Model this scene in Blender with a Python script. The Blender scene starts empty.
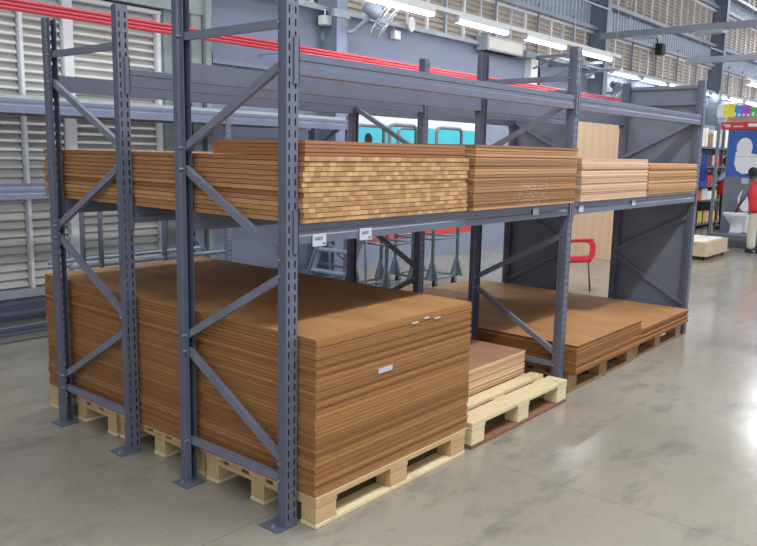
import bpy, bmesh, math, random
from mathutils import Vector, Matrix
random.seed(7)
C = bpy.context.scene.collection
S = bpy.context.scene
PI = math.pi

# ------------------------------------------------------------ camera, light, exposure
F_PX, CAM, YAW, PIT, ROLL = 758.356, (-2.18842, -2.35381, 1.68856), -0.871721, 0.158082, 0.020870
cd = bpy.data.cameras.new('camera'); cam = bpy.data.objects.new('camera', cd); C.objects.link(cam)
Fv = Vector((-math.sin(YAW)*math.cos(PIT), math.cos(YAW)*math.cos(PIT), -math.sin(PIT)))
Rv = Vector((math.cos(YAW), math.sin(YAW), 0)); Uv = Rv.cross(Fv)
R2 = Rv*math.cos(ROLL)+Uv*math.sin(ROLL); U2 = -Rv*math.sin(ROLL)+Uv*math.cos(ROLL)
cam.matrix_world = Matrix(((R2.x, U2.x, -Fv.x, CAM[0]), (R2.y, U2.y, -Fv.y, CAM[1]), (R2.z, U2.z, -Fv.z, CAM[2]), (0, 0, 0, 1)))
cd.sensor_fit = 'HORIZONTAL'; cd.sensor_width = 36; cd.lens = 36*F_PX/757; cd.clip_start = .05; cd.clip_end = 200
S.camera = cam

w = bpy.data.worlds.new('world'); S.world = w; w.use_nodes = True
w.node_tree.nodes['Background'].inputs[0].default_value = (.86, .92, 1, 1)
w.node_tree.nodes['Background'].inputs[1].default_value = .95

def area(name, loc, sx, sy, power, col=(1, 1, 1), target=None):
    l = bpy.data.lights.new(name, 'AREA'); l.shape = 'RECTANGLE'; l.size = sx; l.size_y = sy; l.energy = power; l.color = col
    o = bpy.data.objects.new(name, l); C.objects.link(o); o.location = loc
    if target:
        o.rotation_euler = (Vector(target)-Vector(loc)).to_track_quat('-Z', 'Y').to_euler()
    return o
area('overhead_light', (-1.0, -3.5, 6.8), 7, 1.6, 120, (1, .98, .94))
area('overhead_light', (5.0, -3.5, 6.8), 7, 1.6, 120, (1, .98, .96))
area('overhead_light', (1.5, 3.2, 6.8), 8, 1.2, 200, (.96, .98, 1))
area('overhead_light', (13, -2.5, 6.8), 8, 2, 320, (.96, .98, 1))
area('overhead_light', (24, -2.0, 6.8), 10, 2.5, 700, (.95, .97, 1))
area('overhead_light', (34, 3.6, 8.2), 14, 2.0, 1500, (.95, .97, 1))  # unseen light, added to put a bright reflection on the far floor

area('aisle_fill_strip', (2.2, -1.35, 3.6), 12, .15, 170, (.97, .98, 1))  # unseen strip, added to brighten the front faces of the upper rack
area('wall_lamp_row', (9, 3.7, 3.45), 8, .12, 70, (.95, .97, 1))
S.view_settings.view_transform = 'Standard'; S.view_settings.look = 'None'
S.view_settings.gamma = 1; S.view_settings.use_curve_mapping = False
S.view_settings.exposure = 0.35

# ------------------------------------------------------------ materials
def lin(c):
    return tuple(((v/255)/12.92 if v/255 <= .04045 else ((v/255+.055)/1.055)**2.4) for v in c)+(1,)
class M:
    def __init__(s, name, rough=.6, metal=0, spec=.5):
        s.m = bpy.data.materials.new(name); s.m.use_nodes = True; s.t = s.m.node_tree
        s.b = s.t.nodes['Principled BSDF']; s.b.inputs['Roughness'].default_value = rough
        s.b.inputs['Metallic'].default_value = metal; s.b.inputs['Specular IOR Level'].default_value = spec
    def n(s, typ, **k):
        x = s.t.nodes.new(typ)
        for a, v in k.items(): setattr(x, a, v)
        return x
    def l(s, a, b): s.t.links.new(a, b)
    def val(s, sock, v):
        if hasattr(v, 'links'): s.l(v, sock)
        else: sock.default_value = v
    def math(s, op, a, b=0.0, c=0.0):
        x = s.n('ShaderNodeMath', operation=op)
        s.val(x.inputs[0], a); s.val(x.inputs[1], b); s.val(x.inputs[2], c); return x.outputs[0]
    def mix(s, f, a, b, mode='MIX'):
        x = s.n('ShaderNodeMix', data_type='RGBA', blend_type=mode)
        s.val(x.inputs[0], f); s.val(x.inputs[6], a); s.val(x.inputs[7], b); return x.outputs[2]
    def noise(s, vec, scale, detail=3, rough=.5):
        x = s.n('ShaderNodeTexNoise'); x.inputs['Scale'].default_value = scale
        x.inputs['Detail'].default_value = detail; x.inputs['Roughness'].default_value = rough
        s.l(vec, x.inputs['Vector']); return x.outputs[0]
    def vmul(s, vec, k):
        x = s.n('ShaderNodeVectorMath', operation='MULTIPLY'); s.l(vec, x.inputs[0]); x.inputs[1].default_value = k; return x.outputs[0]
    def ramp(s, v, lo, hi):
        x = s.n('ShaderNodeMapRange'); s.val(x.inputs[0], v); x.inputs[1].default_value = lo; x.inputs[2].default_value = hi; return x.outputs[0]
    def pos(s): return s.n('ShaderNodeNewGeometry').outputs['Position']
    def obj(s): return s.n('ShaderNodeTexCoord').outputs['Object']
    def sep(s, v):
        x = s.n('ShaderNodeSeparateXYZ'); s.l(v, x.inputs[0]); return x.outputs
    def comb(s, a, b, c):
        x = s.n('ShaderNodeCombineXYZ')
        for i, v in enumerate((a, b, c)): s.val(x.inputs[i], v)
        return x.outputs[0]
    def rand(s): return s.n('ShaderNodeObjectInfo').outputs['Random']
    def base(s, c): s.val(s.b.inputs['Base Color'], c); return s
    def bump(s, h, st=.2, d=.01):
        x = s.n('ShaderNodeBump'); x.inputs['Strength'].default_value = st; x.inputs['Distance'].default_value = d
        s.l(h, x.inputs['Height']); s.l(x.outputs[0], s.b.inputs['Normal'])

def plain(name, rgb, rough=.6, metal=0, var=.12, scale=6, emit=0):
    m = M(name, rough, metal); c = lin(rgb)
    nz = m.noise(m.obj(), scale, 4)
    d = tuple(v*(1-var) for v in c[:3])+(1,); e = tuple(min(1, v*(1+var)) for v in c[:3])+(1,)
    m.base(m.mix(m.ramp(nz, .3, .7), d, e))
    if emit:
        m.b.inputs['Emission Color'].default_value = c; m.b.inputs['Emission Strength'].default_value = emit
    return m.m

def m_floor():
    m = M('polished_concrete', .3, 0, .5); p = m.pos()
    n1 = m.noise(p, .45, 5, .6); n2 = m.noise(m.vmul(p, (1, 2.2, 1)), 1.7, 6, .65); n3 = m.noise(p, 45, 3, .6)
    c = m.mix(m.ramp(n1, .3, .7), lin((131, 126, 115)), lin((157, 152, 140)))
    c = m.mix(m.ramp(n2, .52, .72), c, lin((114, 111, 102)))
    c = m.mix(m.math('MULTIPLY', m.ramp(n3, .35, .7), .1), c, lin((190, 188, 180)))
    x, y, z = m.sep(p)
    def line(v, at, period, wd):
        q = m.math('PINGPONG', m.math('SUBTRACT', v, at), period/2)
        return m.math('LESS_THAN', q, wd)
    j = m.math('MAXIMUM', line(y, .16, 3.65, .0035), line(x, 1.28, 4.0, .003))
    c = m.mix(m.math('MULTIPLY', j, .45), c, lin((95, 92, 86)))
    # scuffs and a few stains
    st = m.ramp(m.noise(m.vmul(p, (1, 1, 1)), 2.9, 5, .7), .62, .72)
    c = m.mix(m.math('MULTIPLY', st, .3), c, lin((104, 100, 93)))
    m.base(c)
    m.val(m.b.inputs['Roughness'], m.math('MULTIPLY_ADD', m.ramp(n2, .3, .75), .16, .12))
    m.bump(m.noise(p, 7, 4), .06, .02)
    return m.m

def m_sheet(name, edge_a, edge_b, face_a, face_b, side=None, blocks=False, marks=False, rough=.62, fine=60):
    """wood-based sheet: edges differ from board to board, faces have long grain"""
    m = M(name, rough, 0, .3); o = m.obj(); x, y, z = m.sep(o); r = m.rand()
    geo = m.n('ShaderNodeNewGeometry'); nx, ny, nz = m.sep(geo.outputs['Normal'])
    off = m.comb(m.math('MULTIPLY', r, 37.0), m.math('MULTIPLY', r, 91.0), 0.0)
    ov = m.n('ShaderNodeVectorMath', operation='ADD'); m.l(o, ov.inputs[0]); m.l(off, ov.inputs[1]); ov = ov.outputs[0]
    gr = m.noise(m.vmul(ov, (3, 3, 160)), 1.0, 3, .6)
    gl = m.noise(m.vmul(ov, (14, 14, 30)), 1.0, 3, .7)
    f = m.math('ADD', m.math('MULTIPLY', m.math('SUBTRACT', m.math('FRACT', m.math('MULTIPLY', r, 13.7)), .05), 1.15), m.math('SUBTRACT', m.math('MULTIPLY', gr, .7), .35))
    ec = m.mix(f, lin(edge_a), lin(edge_b))
    ec = m.mix(m.math('MULTIPLY', m.ramp(gl, .55, .75), .35), ec, lin(tuple(v*.72 for v in edge_a)))
    dk = m.math('LESS_THAN', m.math('FRACT', m.math('MULTIPLY', r, 7.13)), .16)
    ec = m.mix(m.math('MULTIPLY', dk, .3), ec, lin(tuple(v*.6 for v in edge_a)))
    if blocks:
        cell = m.math('FLOOR', m.math('MULTIPLY', m.math('ADD', x, m.math('MULTIPLY', r, 5.0)), 24.0))
        wn = m.n('ShaderNodeTexWhiteNoise', noise_dimensions='2D')
        m.l(m.comb(cell, m.math('MULTIPLY', r, 83.0), 0.0), wn.inputs['Vector'])
        wv = wn.outputs['Value']
        bc = m.mix(wv, lin((160, 120, 80)), lin((208, 168, 120)))
        bc = m.mix(m.math('MULTIPLY', m.math('GREATER_THAN', wv, .86), .6), bc, lin((120, 84, 52)))
        fr = m.math('FRACT', m.math('MULTIPLY', m.math('ADD', x, m.math('MULTIPLY', r, 5.0)), 24.0))
        bc = m.mix(m.math('MULTIPLY', m.math('LESS_THAN', fr, .05), .5), bc, lin((96, 66, 40)))
        bc = m.mix(m.math('MULTIPLY', m.ramp(gl, .45, .75), .3), bc, lin((128, 88, 50)))
        front = m.math('GREATER_THAN', m.math('ABSOLUTE', ny), .5)
        ec = m.mix(front, ec, bc)
    if side:
        sd = m.math('GREATER_THAN', m.math('ABSOLUTE', nx), .5)
        sc = m.mix(f, lin(side[0]), lin(side[1]))
        sc = m.mix(m.math('MULTIPLY', m.ramp(gl, .5, .72), .4), sc, lin(tuple(v*.7 for v in side[0])))
        ec = m.mix(sd, ec, sc)
    if marks:
        P = m.pos(); px, py, pz = m.sep(P)
        inb = m.math('MULTIPLY', m.math('MULTIPLY', m.math('GREATER_THAN', px, 1.84), m.math('LESS_THAN', px, 2.2)),
                     m.math('MULTIPLY', m.math('GREATER_THAN', pz, 1.39), m.math('LESS_THAN', pz, 1.535)))
        sp = m.math('GREATER_THAN', m.noise(P, 95, 2, .6), .63)
        ec = m.mix(m.math('MULTIPLY', m.math('MULTIPLY', inb, sp), .8), ec, lin((235, 228, 222)))
    fl = m.noise(m.vmul(ov, (2.2, .7, 1)), 2.2, 5, .65)
    fg = m.noise(m.vmul(ov, (40, 2.5, 1)), 1.0, 3, .6)
    fc = m.mix(m.ramp(fl, .3, .7), lin(face_a), lin(face_b))
    fc = m.mix(m.math('MULTIPLY', m.ramp(fg, .45, .75), .22), fc, lin(tuple(v*.75 for v in face_a)))
    top = m.math('GREATER_THAN', m.math('ABSOLUTE', nz), .7)
    m.base(m.mix(top, ec, fc))
    return m.m

def m_wood(name, a, b, rough=.75, axis=0):
    m = M(name, rough, 0, .3); o = m.obj(); r = m.rand()
    off = m.comb(m.math('MULTIPLY', r, 37.0), m.math('MULTIPLY', r, 61.0), r)
    ov = m.n('ShaderNodeVectorMath', operation='ADD'); m.l(o, ov.inputs[0]); m.l(off, ov.inputs[1]); ov = ov.outputs[0]
    k = [45, 45, 45]; k[axis] = 3
    g = m.noise(m.vmul(ov, tuple(k)), 1.0, 4, .65); s = m.noise(ov, 9, 4, .7)
    c = m.mix(m.math('ADD', m.math('MULTIPLY', g, .7), m.math('MULTIPLY', r, .35)), lin(a), lin(b))
    c = m.mix(m.math('MULTIPLY', m.ramp(s, .55, .72), .45), c, lin(tuple(v*.6 for v in a)))
    m.base(c); return m.m

def m_ply(name, a, b):
    m = M(name, .6, 0, .3); o = m.obj()
    wv = m.n('ShaderNodeTexWave', wave_type='BANDS', bands_direction='Y'); wv.inputs['Scale'].default_value = 2.2
    wv.inputs['Distortion'].default_value = 7; wv.inputs['Detail'].default_value = 3; wv.inputs['Detail Scale'].default_value = .7
    m.l(m.vmul(o, (1, 1, .22)), wv.inputs['Vector'])
    m.base(m.mix(wv.outputs[0], lin(a), lin(b))); return m.m

def m_metal(name, rgb, rough=.42, spec=.6, var=.1):
    m = M(name, rough, 0, spec); c = lin(rgb); n = m.noise(m.obj(), 5, 5, .6); n2 = m.noise(m.obj(), 60, 2)
    a = m.mix(m.ramp(n, .3, .7), tuple(v*(1-var) for v in c[:3])+(1,), tuple(v*(1+var) for v in c[:3])+(1,))
    m.base(m.mix(m.math('MULTIPLY', m.math('GREATER_THAN', n2, .72), .3), a, lin((170, 170, 176))))
    return m.m

MT = dict(
    floor=m_floor(),
    steel=m_metal('blue_grey_powder_coat', (92, 97, 115)),
    beam=m_metal('blue_grey_beam_paint', (90, 95, 115), .36),
    brace=m_metal('brace_steel', (112, 117, 134), .33),
    panel=m_metal('grey_end_sheet', (112, 121, 136), .5),
    zinc=plain('zinc', (176, 182, 190), .35, .6),
    dark=plain('dark_rubber', (40, 40, 44), .7),
    wallrack=m_metal('pale_blue_rack_paint', (128, 136, 162), .4),
    wallbeam=m_metal('pale_blue_rack_beam', (134, 142, 170), .4),
    palepanel=plain('pale_shelf_panel', (190, 198, 196), .6),
    cart=m_metal('galvanised_cart_tube', (130, 140, 152), .35),
    ladder=m_metal('ladder_tube', (150, 165, 185), .35),
    plaster=plain('lilac_grey_plaster', (138, 146, 168), .85, 0, .05, 1.2),
    louvre=plain('louvre_blade_paint', (204, 203, 200), .6, 0, .1, 3),
    louvre_up=plain('upper_louvre_paint', (188, 176, 166), .7, 0, .08, 3),
    mullion=plain('white_mullion', (228, 230, 234), .5, 0, .04),
    corr=plain('corrugated_sheet', (176, 186, 202), .5, 0, .08, 4),
    purlin=m_metal('purlin_paint', (146, 152, 168), .5),
    column=m_metal('column_paint', (132, 144, 158), .5),
    greenframe=plain('pale_green_frame', (150, 160, 162), .6),
    red_pipe=plain('red_pipe_paint', (212, 72, 88), .25, 0, .04),
    white=plain('white_plastic', (232, 232, 232), .45, 0, .03),
    porcelain=plain('white_porcelain', (236, 236, 238), .12, 0, .02),
    ceil=plain('roof_sheet', (120, 128, 132), .8),
    turq=plain('banner_turquoise', (70, 190, 205), .6, 0, .06, 2),
    banner_red=plain('banner_red', (226, 66, 58), .6, 0, .04),
    banner_white=plain('banner_white', (222, 226, 226), .6, 0, .04),
    skin=plain('brown_skin', (112, 74, 58), .55, 0, .06),
    skin_print=plain('printed_skin', (150, 118, 104), .6),
    hair=plain('black_hair', (34, 28, 28), .8),
    vest=plain('red_vest_cloth', (205, 44, 56), .8, 0, .12, 9),
    shirt=plain('grey_blue_shirt_cloth', (96, 104, 122), .85, 0, .2, 30),
    shirt2=plain('light_blue_shirt_cloth', (150, 178, 215), .85),
    trouser=plain('beige_trouser_cloth', (205, 198, 180), .85, 0, .08, 8),
    trouser2=plain('dark_trouser_cloth', (52, 54, 66), .85),
    shoe=plain('dark_shoe', (44, 42, 48), .5),
    red_plastic=plain('red_chair_plastic', (226, 40, 62), .35, 0, .03),
    chrome=plain('chair_leg_metal', (120, 116, 116), .3, .6),
    blueprint=plain('display_blue', (44, 92, 168), .5, 0, .2, 3),
    greyboard=plain('display_grey', (112, 116, 128), .6),
    plinth=plain('plinth_dark_grey', (78, 82, 92), .5),
    ledge=plain('ledge_steel', (170, 178, 190), .45),
    cream=plain('cream_housing', (214, 212, 202), .5, 0, .03),
    tube=plain('lit_tube', (255, 255, 255), .4, 0, 0, 6, 12),
    paper=plain('price_paper', (184, 187, 198), .7, 0, .05),
    ink=plain('printed_ink', (104, 106, 120), .7),
    timber=plain('timber_fascia', (176, 150, 122), .7),
    signred=plain('sign_red', (206, 40, 62), .5, 0, .04),
    yellow=plain('sign_yellow', (240, 232, 60), .5), blue=plain('sign_blue', (70, 140, 210), .5),
    purple=plain('sign_purple', (180, 80, 200), .5), green=plain('sign_green', (70, 180, 90), .5), orange=plain('sign_orange', (240, 120, 50), .5),
    bluepole=plain('blue_handle', (58, 96, 190), .5),
    mdf=m_sheet('brown_board_sheet', (140, 96, 55), (168, 121, 74), (150, 108, 68), (180, 138, 92), side=((141, 95, 57), (166, 118, 73))),
    block=m_sheet('blockboard_sheet', (158, 114, 72), (200, 156, 108), (170, 124, 84), (196, 154, 110), side=((144, 98, 62), (192, 142, 96)), blocks=True),
    brown=m_sheet('red_brown_sheet', (140, 92, 62), (168, 116, 82), (150, 100, 66), (170, 120, 80), side=((150, 96, 62), (172, 118, 78))),
    chalked=m_sheet('chalk_marked_sheet', (138, 98, 66), (182, 138, 98), (160, 112, 72), (186, 138, 92), marks=True),
    pink=m_sheet('pale_ply_sheet', (186, 150, 122), (222, 188, 158), (190, 150, 118), (214, 176, 144)),
    tan=m_sheet('tan_ply_sheet', (160, 118, 80), (202, 160, 114), (180, 136, 92), (200, 158, 112)),
    redply=m_sheet('reddish_ply_sheet', (196, 160, 124), (228, 194, 156), (158, 116, 92), (184, 142, 114)),
    mdf2=m_sheet('orange_brown_sheet', (126, 82, 46), (164, 114, 68), (158, 112, 70), (184, 138, 92)),
    palesheet=m_sheet('pale_base_sheet', (206, 178, 136), (226, 200, 160), (190, 160, 120), (210, 180, 140)),
    pallet=m_wood('raw_pallet_pine', (170, 136, 92), (216, 188, 144)),
    pallet_pale=m_wood('new_pallet_pine', (204, 182, 142), (232, 216, 180)),
    pallet_mid=m_wood('used_pallet_pine', (136, 104, 74), (180, 144, 108)),
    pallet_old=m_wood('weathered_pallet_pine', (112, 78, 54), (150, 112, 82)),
    ply=m_ply('plywood_face', (217, 181, 149), (223, 189, 157)),
    carton=plain('kraft_carton', (200, 160, 116), .8), cartonw=plain('white_carton', (240, 238, 232), .7),
)
PK = m_wood('pale_laminate_pack', (196, 172, 142), (216, 196, 168), .5, 2)

# ------------------------------------------------------------ mesh helpers
def box(bm, a, b, mi=0):
    x0, y0, z0 = a; x1, y1, z1 = b
    v = [bm.verts.new(p) for p in ((x0, y0, z0), (x1, y0, z0), (x1, y1, z0), (x0, y1, z0), (x0, y0, z1), (x1, y0, z1), (x1, y1, z1), (x0, y1, z1))]
    for f in ((0, 3, 2, 1), (4, 5, 6, 7), (0, 1, 5, 4), (1, 2, 6, 5), (2, 3, 7, 6), (3, 0, 4, 7)):
        bm.faces.new([v[i] for i in f]).material_index = mi
def frame_of(d):
    d = Vector(d).normalized(); u = Vector((0, 0, 1)) if abs(d.z) < .9 else Vector((0, 1, 0))
    s = d.cross(u).normalized(); return s, s.cross(d).normalized()
def loft(bm, rings, closed=True, caps=True, mi=0):
    vs = [[bm.verts.new(p) for p in r] for r in rings]; n = len(vs[0])
    for a, b in zip(vs, vs[1:]):
        for i in range(n if closed else n-1):
            j = (i+1) % n; bm.faces.new((a[i], a[j], b[j], b[i])).material_index = mi
    if caps and closed:
        bm.faces.new(vs[0][::-1]); bm.faces.new(vs[-1])
def tube(bm, pts, r, n=8, caps=True, mi=0):
    pts = [Vector(p) for p in pts]; rings = []
    rr = r if isinstance(r, (list, tuple)) else [r]*len(pts)
    s = None
    for i, p in enumerate(pts):
        d = (pts[min(i+1, len(pts)-1)]-pts[max(i-1, 0)])
        if d.length < 1e-9: d = Vector((0, 0, 1))
        d.normalize()
        if s is None: s, t = frame_of(d)
        else:
            s = (s-d*s.dot(d)).normalized(); t = s.cross(d)
        rings.append([p+(s*math.cos(2*PI*k/n)+t*math.sin(2*PI*k/n))*rr[i] for k in range(n)])
    loft(bm, rings, True, caps, mi)
def bar(bm, a, b, wd, ht, mi=0):
    a, b = Vector(a), Vector(b); s, t = frame_of(b-a)
    loft(bm, [[p+s*wd/2*i+t*ht/2*j for i, j in ((-1, -1), (1, -1), (1, 1), (-1, 1))] for p in (a, b)], mi=mi)
def channel(bm, a, b, wd, dp, open_dir, th=.003):
    """C section between a and b, open towards open_dir"""
    a, b = Vector(a), Vector(b); d = (b-a).normalized(); o = Vector(open_dir); o = (o-d*o.dot(d)).normalized(); s = d.cross(o)
    prof = [(-wd/2, dp), (-wd/2, 0), (wd/2, 0), (wd/2, dp), (wd/2-th, dp), (wd/2-th, th), (-wd/2+th, th), (-wd/2+th, dp)]
    loft(bm, [[p+s*x+o*y for x, y in prof] for p in (a, b)])
def extrude_x(bm, prof, x0, x1):
    loft(bm, [[(x, y, z) for y, z in prof] for x in (x0, x1)])
def lathe(bm, prof, n=16, c=(0, 0, 0), sx=1, sy=1):
    loft(bm, [[(c[0]+r*sx*math.cos(2*PI*k/n), c[1]+r*sy*math.sin(2*PI*k/n), c[2]+z) for k in range(n)] for r, z in prof])
def make(name, bm, mat, parent=None, label=None, smooth=False, bevel=0, kind=None):
    bmesh.ops.recalc_face_normals(bm, faces=bm.faces)
    me = bpy.data.meshes.new(name); bm.to_mesh(me); bm.free()
    for mm in (mat if isinstance(mat, (list, tuple)) else [mat]): me.materials.append(mm)
    if smooth:
        for f in me.polygons: f.use_smooth = True
    o = bpy.data.objects.new(name, me); C.objects.link(o)
    if parent: o.parent = parent
    if label: o['label'] = label
    if bevel:
        b = o.modifiers.new('bevel', 'BEVEL'); b.width = bevel; b.segments = 2; b.limit_method = 'ANGLE'
    if kind: o['kind'] = kind
    return o
def B(): return bmesh.new()
def bx(name, a, b, mat, parent=None, label=None, bevel=0, kind=None):
    bm = B(); box(bm, a, b); return make(name, bm, mat, parent, label, bevel=bevel, kind=kind)
def tag(o, label, cat, group=None):
    o['label'] = label; o['category'] = cat
    if group: o['group'] = group
    return o
def thing(name, label, cat, loc=(0, 0, 0), rz=0, group=None):
    o = bpy.data.objects.new(name, None); C.objects.link(o); o.location = loc; o.rotation_euler = (0, 0, rz)
    o.empty_display_size = .1
    return tag(o, label, cat, group)
def struct(name, bm, mat, parent=None): return make(name, bm, mat, parent, kind='structure')
def dup(root, loc, rz=None, label=None, group=None):
    r = root.copy(); C.objects.link(r); r.location = loc
    if rz is not None: r.rotation_euler = (0, 0, rz)
    if label: r['label'] = label
    if group: r['group'] = group
    def rec(src, dst):
        for ch in list(src.children):
            c = ch.copy(); C.objects.link(c); c.parent = dst; rec(ch, c)
    rec(root, r); return r

# ------------------------------------------------------------ setting
WY = 5.0
bm = B(); box(bm, (-14, -14, -.1), (48, WY+.2, 0)); struct('floor', bm, MT['floor'])
bm = B(); box(bm, (-14, -12, 8.4), (48, WY+.2, 8.5)); struct('ceiling', bm, MT['ceil'])
bm = B()
box(bm, (3.35, WY, 0), (48, WY+.2, 3.53)); box(bm, (-14, WY+.08, 0), (3.35, WY+.2, 8.4)); box(bm, (3.35, WY+.08, 3.53), (48, WY+.2, 8.4))
box(bm, (-14, WY, 0), (3.35, WY+.08, .27))
struct('wall_back', bm, MT['plaster'])
bm = B(); box(bm, (46, -14, 0), (46.2, WY, 8.4)); struct('wall_right', bm, MT['plaster'])

def louvres(bm, x0, x1, z0, z1, pitch, y=WY, out=.05):
    n = max(1, round((z1-z0)/pitch)); p = (z1-z0)/n
    prof = []
    for i in range(n):
        z = z1-i*p; prof += [(y-.0, z), (y-out, z-p*.82), (y-out+.012, z-p*.9)]
    prof.append((y, z0))
    vs = [[bm.verts.new((x, a, b)) for a, b in prof] for x in (x0, x1)]
    for i in range(len(prof)-1): bm.faces.new((vs[0][i], vs[1][i], vs[1][i+1], vs[0][i+1]))
# low louvred windows on the left
k = 0
for a, b in ((-3.9, -1.0), (-.96, .28), (.32, 1.23), (1.28, 1.66), (1.78, 2.72)):
    k += 1; bm = B(); louvres(bm, a, b, .3, 3.1, .082, WY+.07, .06); f = struct('window_%d' % k, bm, MT['louvre'])
bm = B()
for x, wd in ((-.98, .03), (.3, .03), (1.255, .03), (1.72, .1), (2.75, .045)): box(bm, (x-wd/2, WY-.03, .28), (x+wd/2, WY+.06, 3.12))
box(bm, (-4, WY-.04, 3.1), (2.78, WY+.06, 3.14))
struct('trim_1', bm, MT['mullion'])
bm = B(); box(bm, (-4, WY-.06, .22), (3.35, WY+.02, .3)); struct('trim_2', bm, MT['ledge'])
bm = B(); box(bm, (2.78, WY-.015, .3), (3.36, WY+.079, 3.9))
for x0, x1, d in ((2.8, 2.95, .05), (2.95, 3.02, .14), (3.12, 3.26, .1), (3.28, 3.35, .16)): box(bm, (x0, WY-d, .3), (x1, WY+.07, 5))
box(bm, (-4, WY-.11, 3.16), (3.4, WY+.06, 3.34))
struct('trim_3', bm, MT['greenframe'])
bm = B(); box(bm, (3.36, WY-.12, 3.50), (46, WY, 3.56)); struct('trim_4', bm, MT['ledge'])
# high louvre bands and corrugated bands
def xs(a, b, st):
    r = []; x = a
    while x < b: r.append(x); x += st
    return r
for (z0, z1) in ((3.56, 4.3), (4.98, 5.9), (6.5, 7.4)):
    k += 1; bm = B(); louvres(bm, 3.36, 46, z0, z1, .085, WY+.05, .04); struct('window_%d' % k, bm, MT['louvre_up'])
    bm = B()
    for i, x in enumerate(xs(3.6, 45, .5)):
        wd = .05 if i % 2 == 0 else .018; box(bm, (x-wd/2, WY-.02, z0), (x+wd/2, WY+.04, z1))
    box(bm, (3.36, WY-.04, z1-.04), (46, WY+.04, z1+.02))
    struct('trim_%d' % (k+2), bm, MT['mullion'])
bm = B()
for z0, z1 in ((4.4, 4.86), (6.0, 6.4), (7.5, 8.4)):
    pr = []
    for x in xs(3.4, 46, .16): pr += [(x, WY+.04), (x+.05, WY+.04), (x+.07, WY-.0), (x+.13, WY-.0)]
    vs = [[bm.verts.new((x, y, z)) for x, y in pr] for z in (z0, z1)]
    for i in range(len(pr)-1): bm.faces.new((vs[0][i], vs[0][i+1], vs[1][i+1], vs[1][i]))
struct('trim_20', bm, MT['corr'])
bm = B()
for z in (4.31, 4.87, 5.93, 6.42, 7.43): box(bm, (3.4, WY-.14, z), (46, WY+.03, z+.08))
for x in xs(8.0, 45, 1.5): box(bm, (x-.015, WY-.07, 3.56), (x+.015, WY-.03, 4.5))
struct('trim_21', bm, MT['purlin'])

# steel columns against the back wall
for x, tx in ((5.3, 'grey steel wall column behind the small wall camera'), (13.45, 'grey steel wall column above the standing plywood sheet'),
              (21.4, 'grey steel wall column right of the end frame, above the shop shelving'), (29.6, 'farthest grey steel wall column, at the right edge')):
    t = thing('steel_column', tx, 'column', (x, WY, 0), 0)
    bm = B(); box(bm, (-.008, -.34, 0), (.008, -.001, 8.35)); make('web', bm, MT['column'], t)
    bm = B(); box(bm, (-.1, -.355, 0), (.1, -.34, 8.35)); make('flange', bm, MT['wallbeam'] if x < 6 else MT['column'], t)
    bm = B(); box(bm, (-.1, -.016, 0), (.1, -.001, 8.35)); make('flange', bm, MT['column'], t)
    bm = B(); bar(bm, (-.1, -.38, 4.7), (-1.4, -.38, 4.7), .02, .03) if x > 6 else box(bm, (-.15, -.36, 3.4), (.15, -.3, 3.5))
    make('cable_bracket', bm, MT['ledge'], t)

# ------------------------------------------------------------ racking
UW, UD = .066, .066            # upright width (X) and depth (Y)
D, G, L, H = .785, .4787, 2.617, 2.406
def upright_bm(H=H, slots=True, W=UW):
    """perforated omega post, web on y=0 facing -Y"""
    bm = B()
    xsg = [0, .011, .020, .046, .055, W] if slots else [0, W]
    zs = [0]; z = .04
    while z < H-.04:
        zs += [z, z+.03]; z += .05
    zs.append(H)
    grid = {}
    def gv(i, j):
        if (i, j) not in grid: grid[(i, j)] = bm.verts.new((xsg[i], 0, zs[j]))
        return grid[(i, j)]
    for j in range(len(zs)-1):
        for i in range(len(xsg)-1):
            if slots and i in (1, 3) and j % 2 == 1: continue
            bm.faces.new((gv(i, j), gv(i+1, j), gv(i+1, j+1), gv(i, j+1)))
    for sx in (0, 1):
        path = [(0, .0), (0, .034), (.014, .038), (.014, UD)]
        pts = [((x if not sx else W-x), y) for x, y in path]
        vs = [[bm.verts.new((x, y, z)) for x, y in pts] for z in (0, H)]
        for i in range(len(pts)-1): bm.faces.new((vs[0][i], vs[0][i+1], vs[1][i+1], vs[1][i]))
    bmesh.ops.remove_doubles(bm, verts=bm.verts, dist=1e-5)
    return bm
def make_upright(parent, x, y, flip, mat, H=H, plate=True):
    bm = upright_bm(H)
    bmesh.ops.transform(bm, verts=bm.verts, matrix=Matrix.Translation((x, y, 0)) @ (Matrix.Scale(-1, 4, (0, 1, 0)) if flip else Matrix.Identity(4)))
    o = make('upright', bm, mat, parent)
    s = o.modifiers.new('solid', 'SOLIDIFY'); s.thickness = .002; s.offset = 0
    if plate:
        bm = B(); y0, y1 = (y-.005, y+.12) if not flip else (y-.12, y+.005)
        box(bm, (x-.055, y0, 0.0005), (x+.068, y1, .0045)); make('foot_plate', bm, mat, o)
        bm = B(); dx = -.03; tube(bm, [(x+dx, (y+.05 if not flip else y-.05), .0045), (x+dx, (y+.05 if not flip else y-.05), .016)], .008, 6)
        make('anchor_bolt', bm, MT['zinc'], o)
    return o
NODES = [(2.205, 2.205), (2.05, 1.69), (1.22, 1.59), (1.15, .77), (.30, .69), (.22, .22)]   # heights (outer post, inner post)
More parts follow.
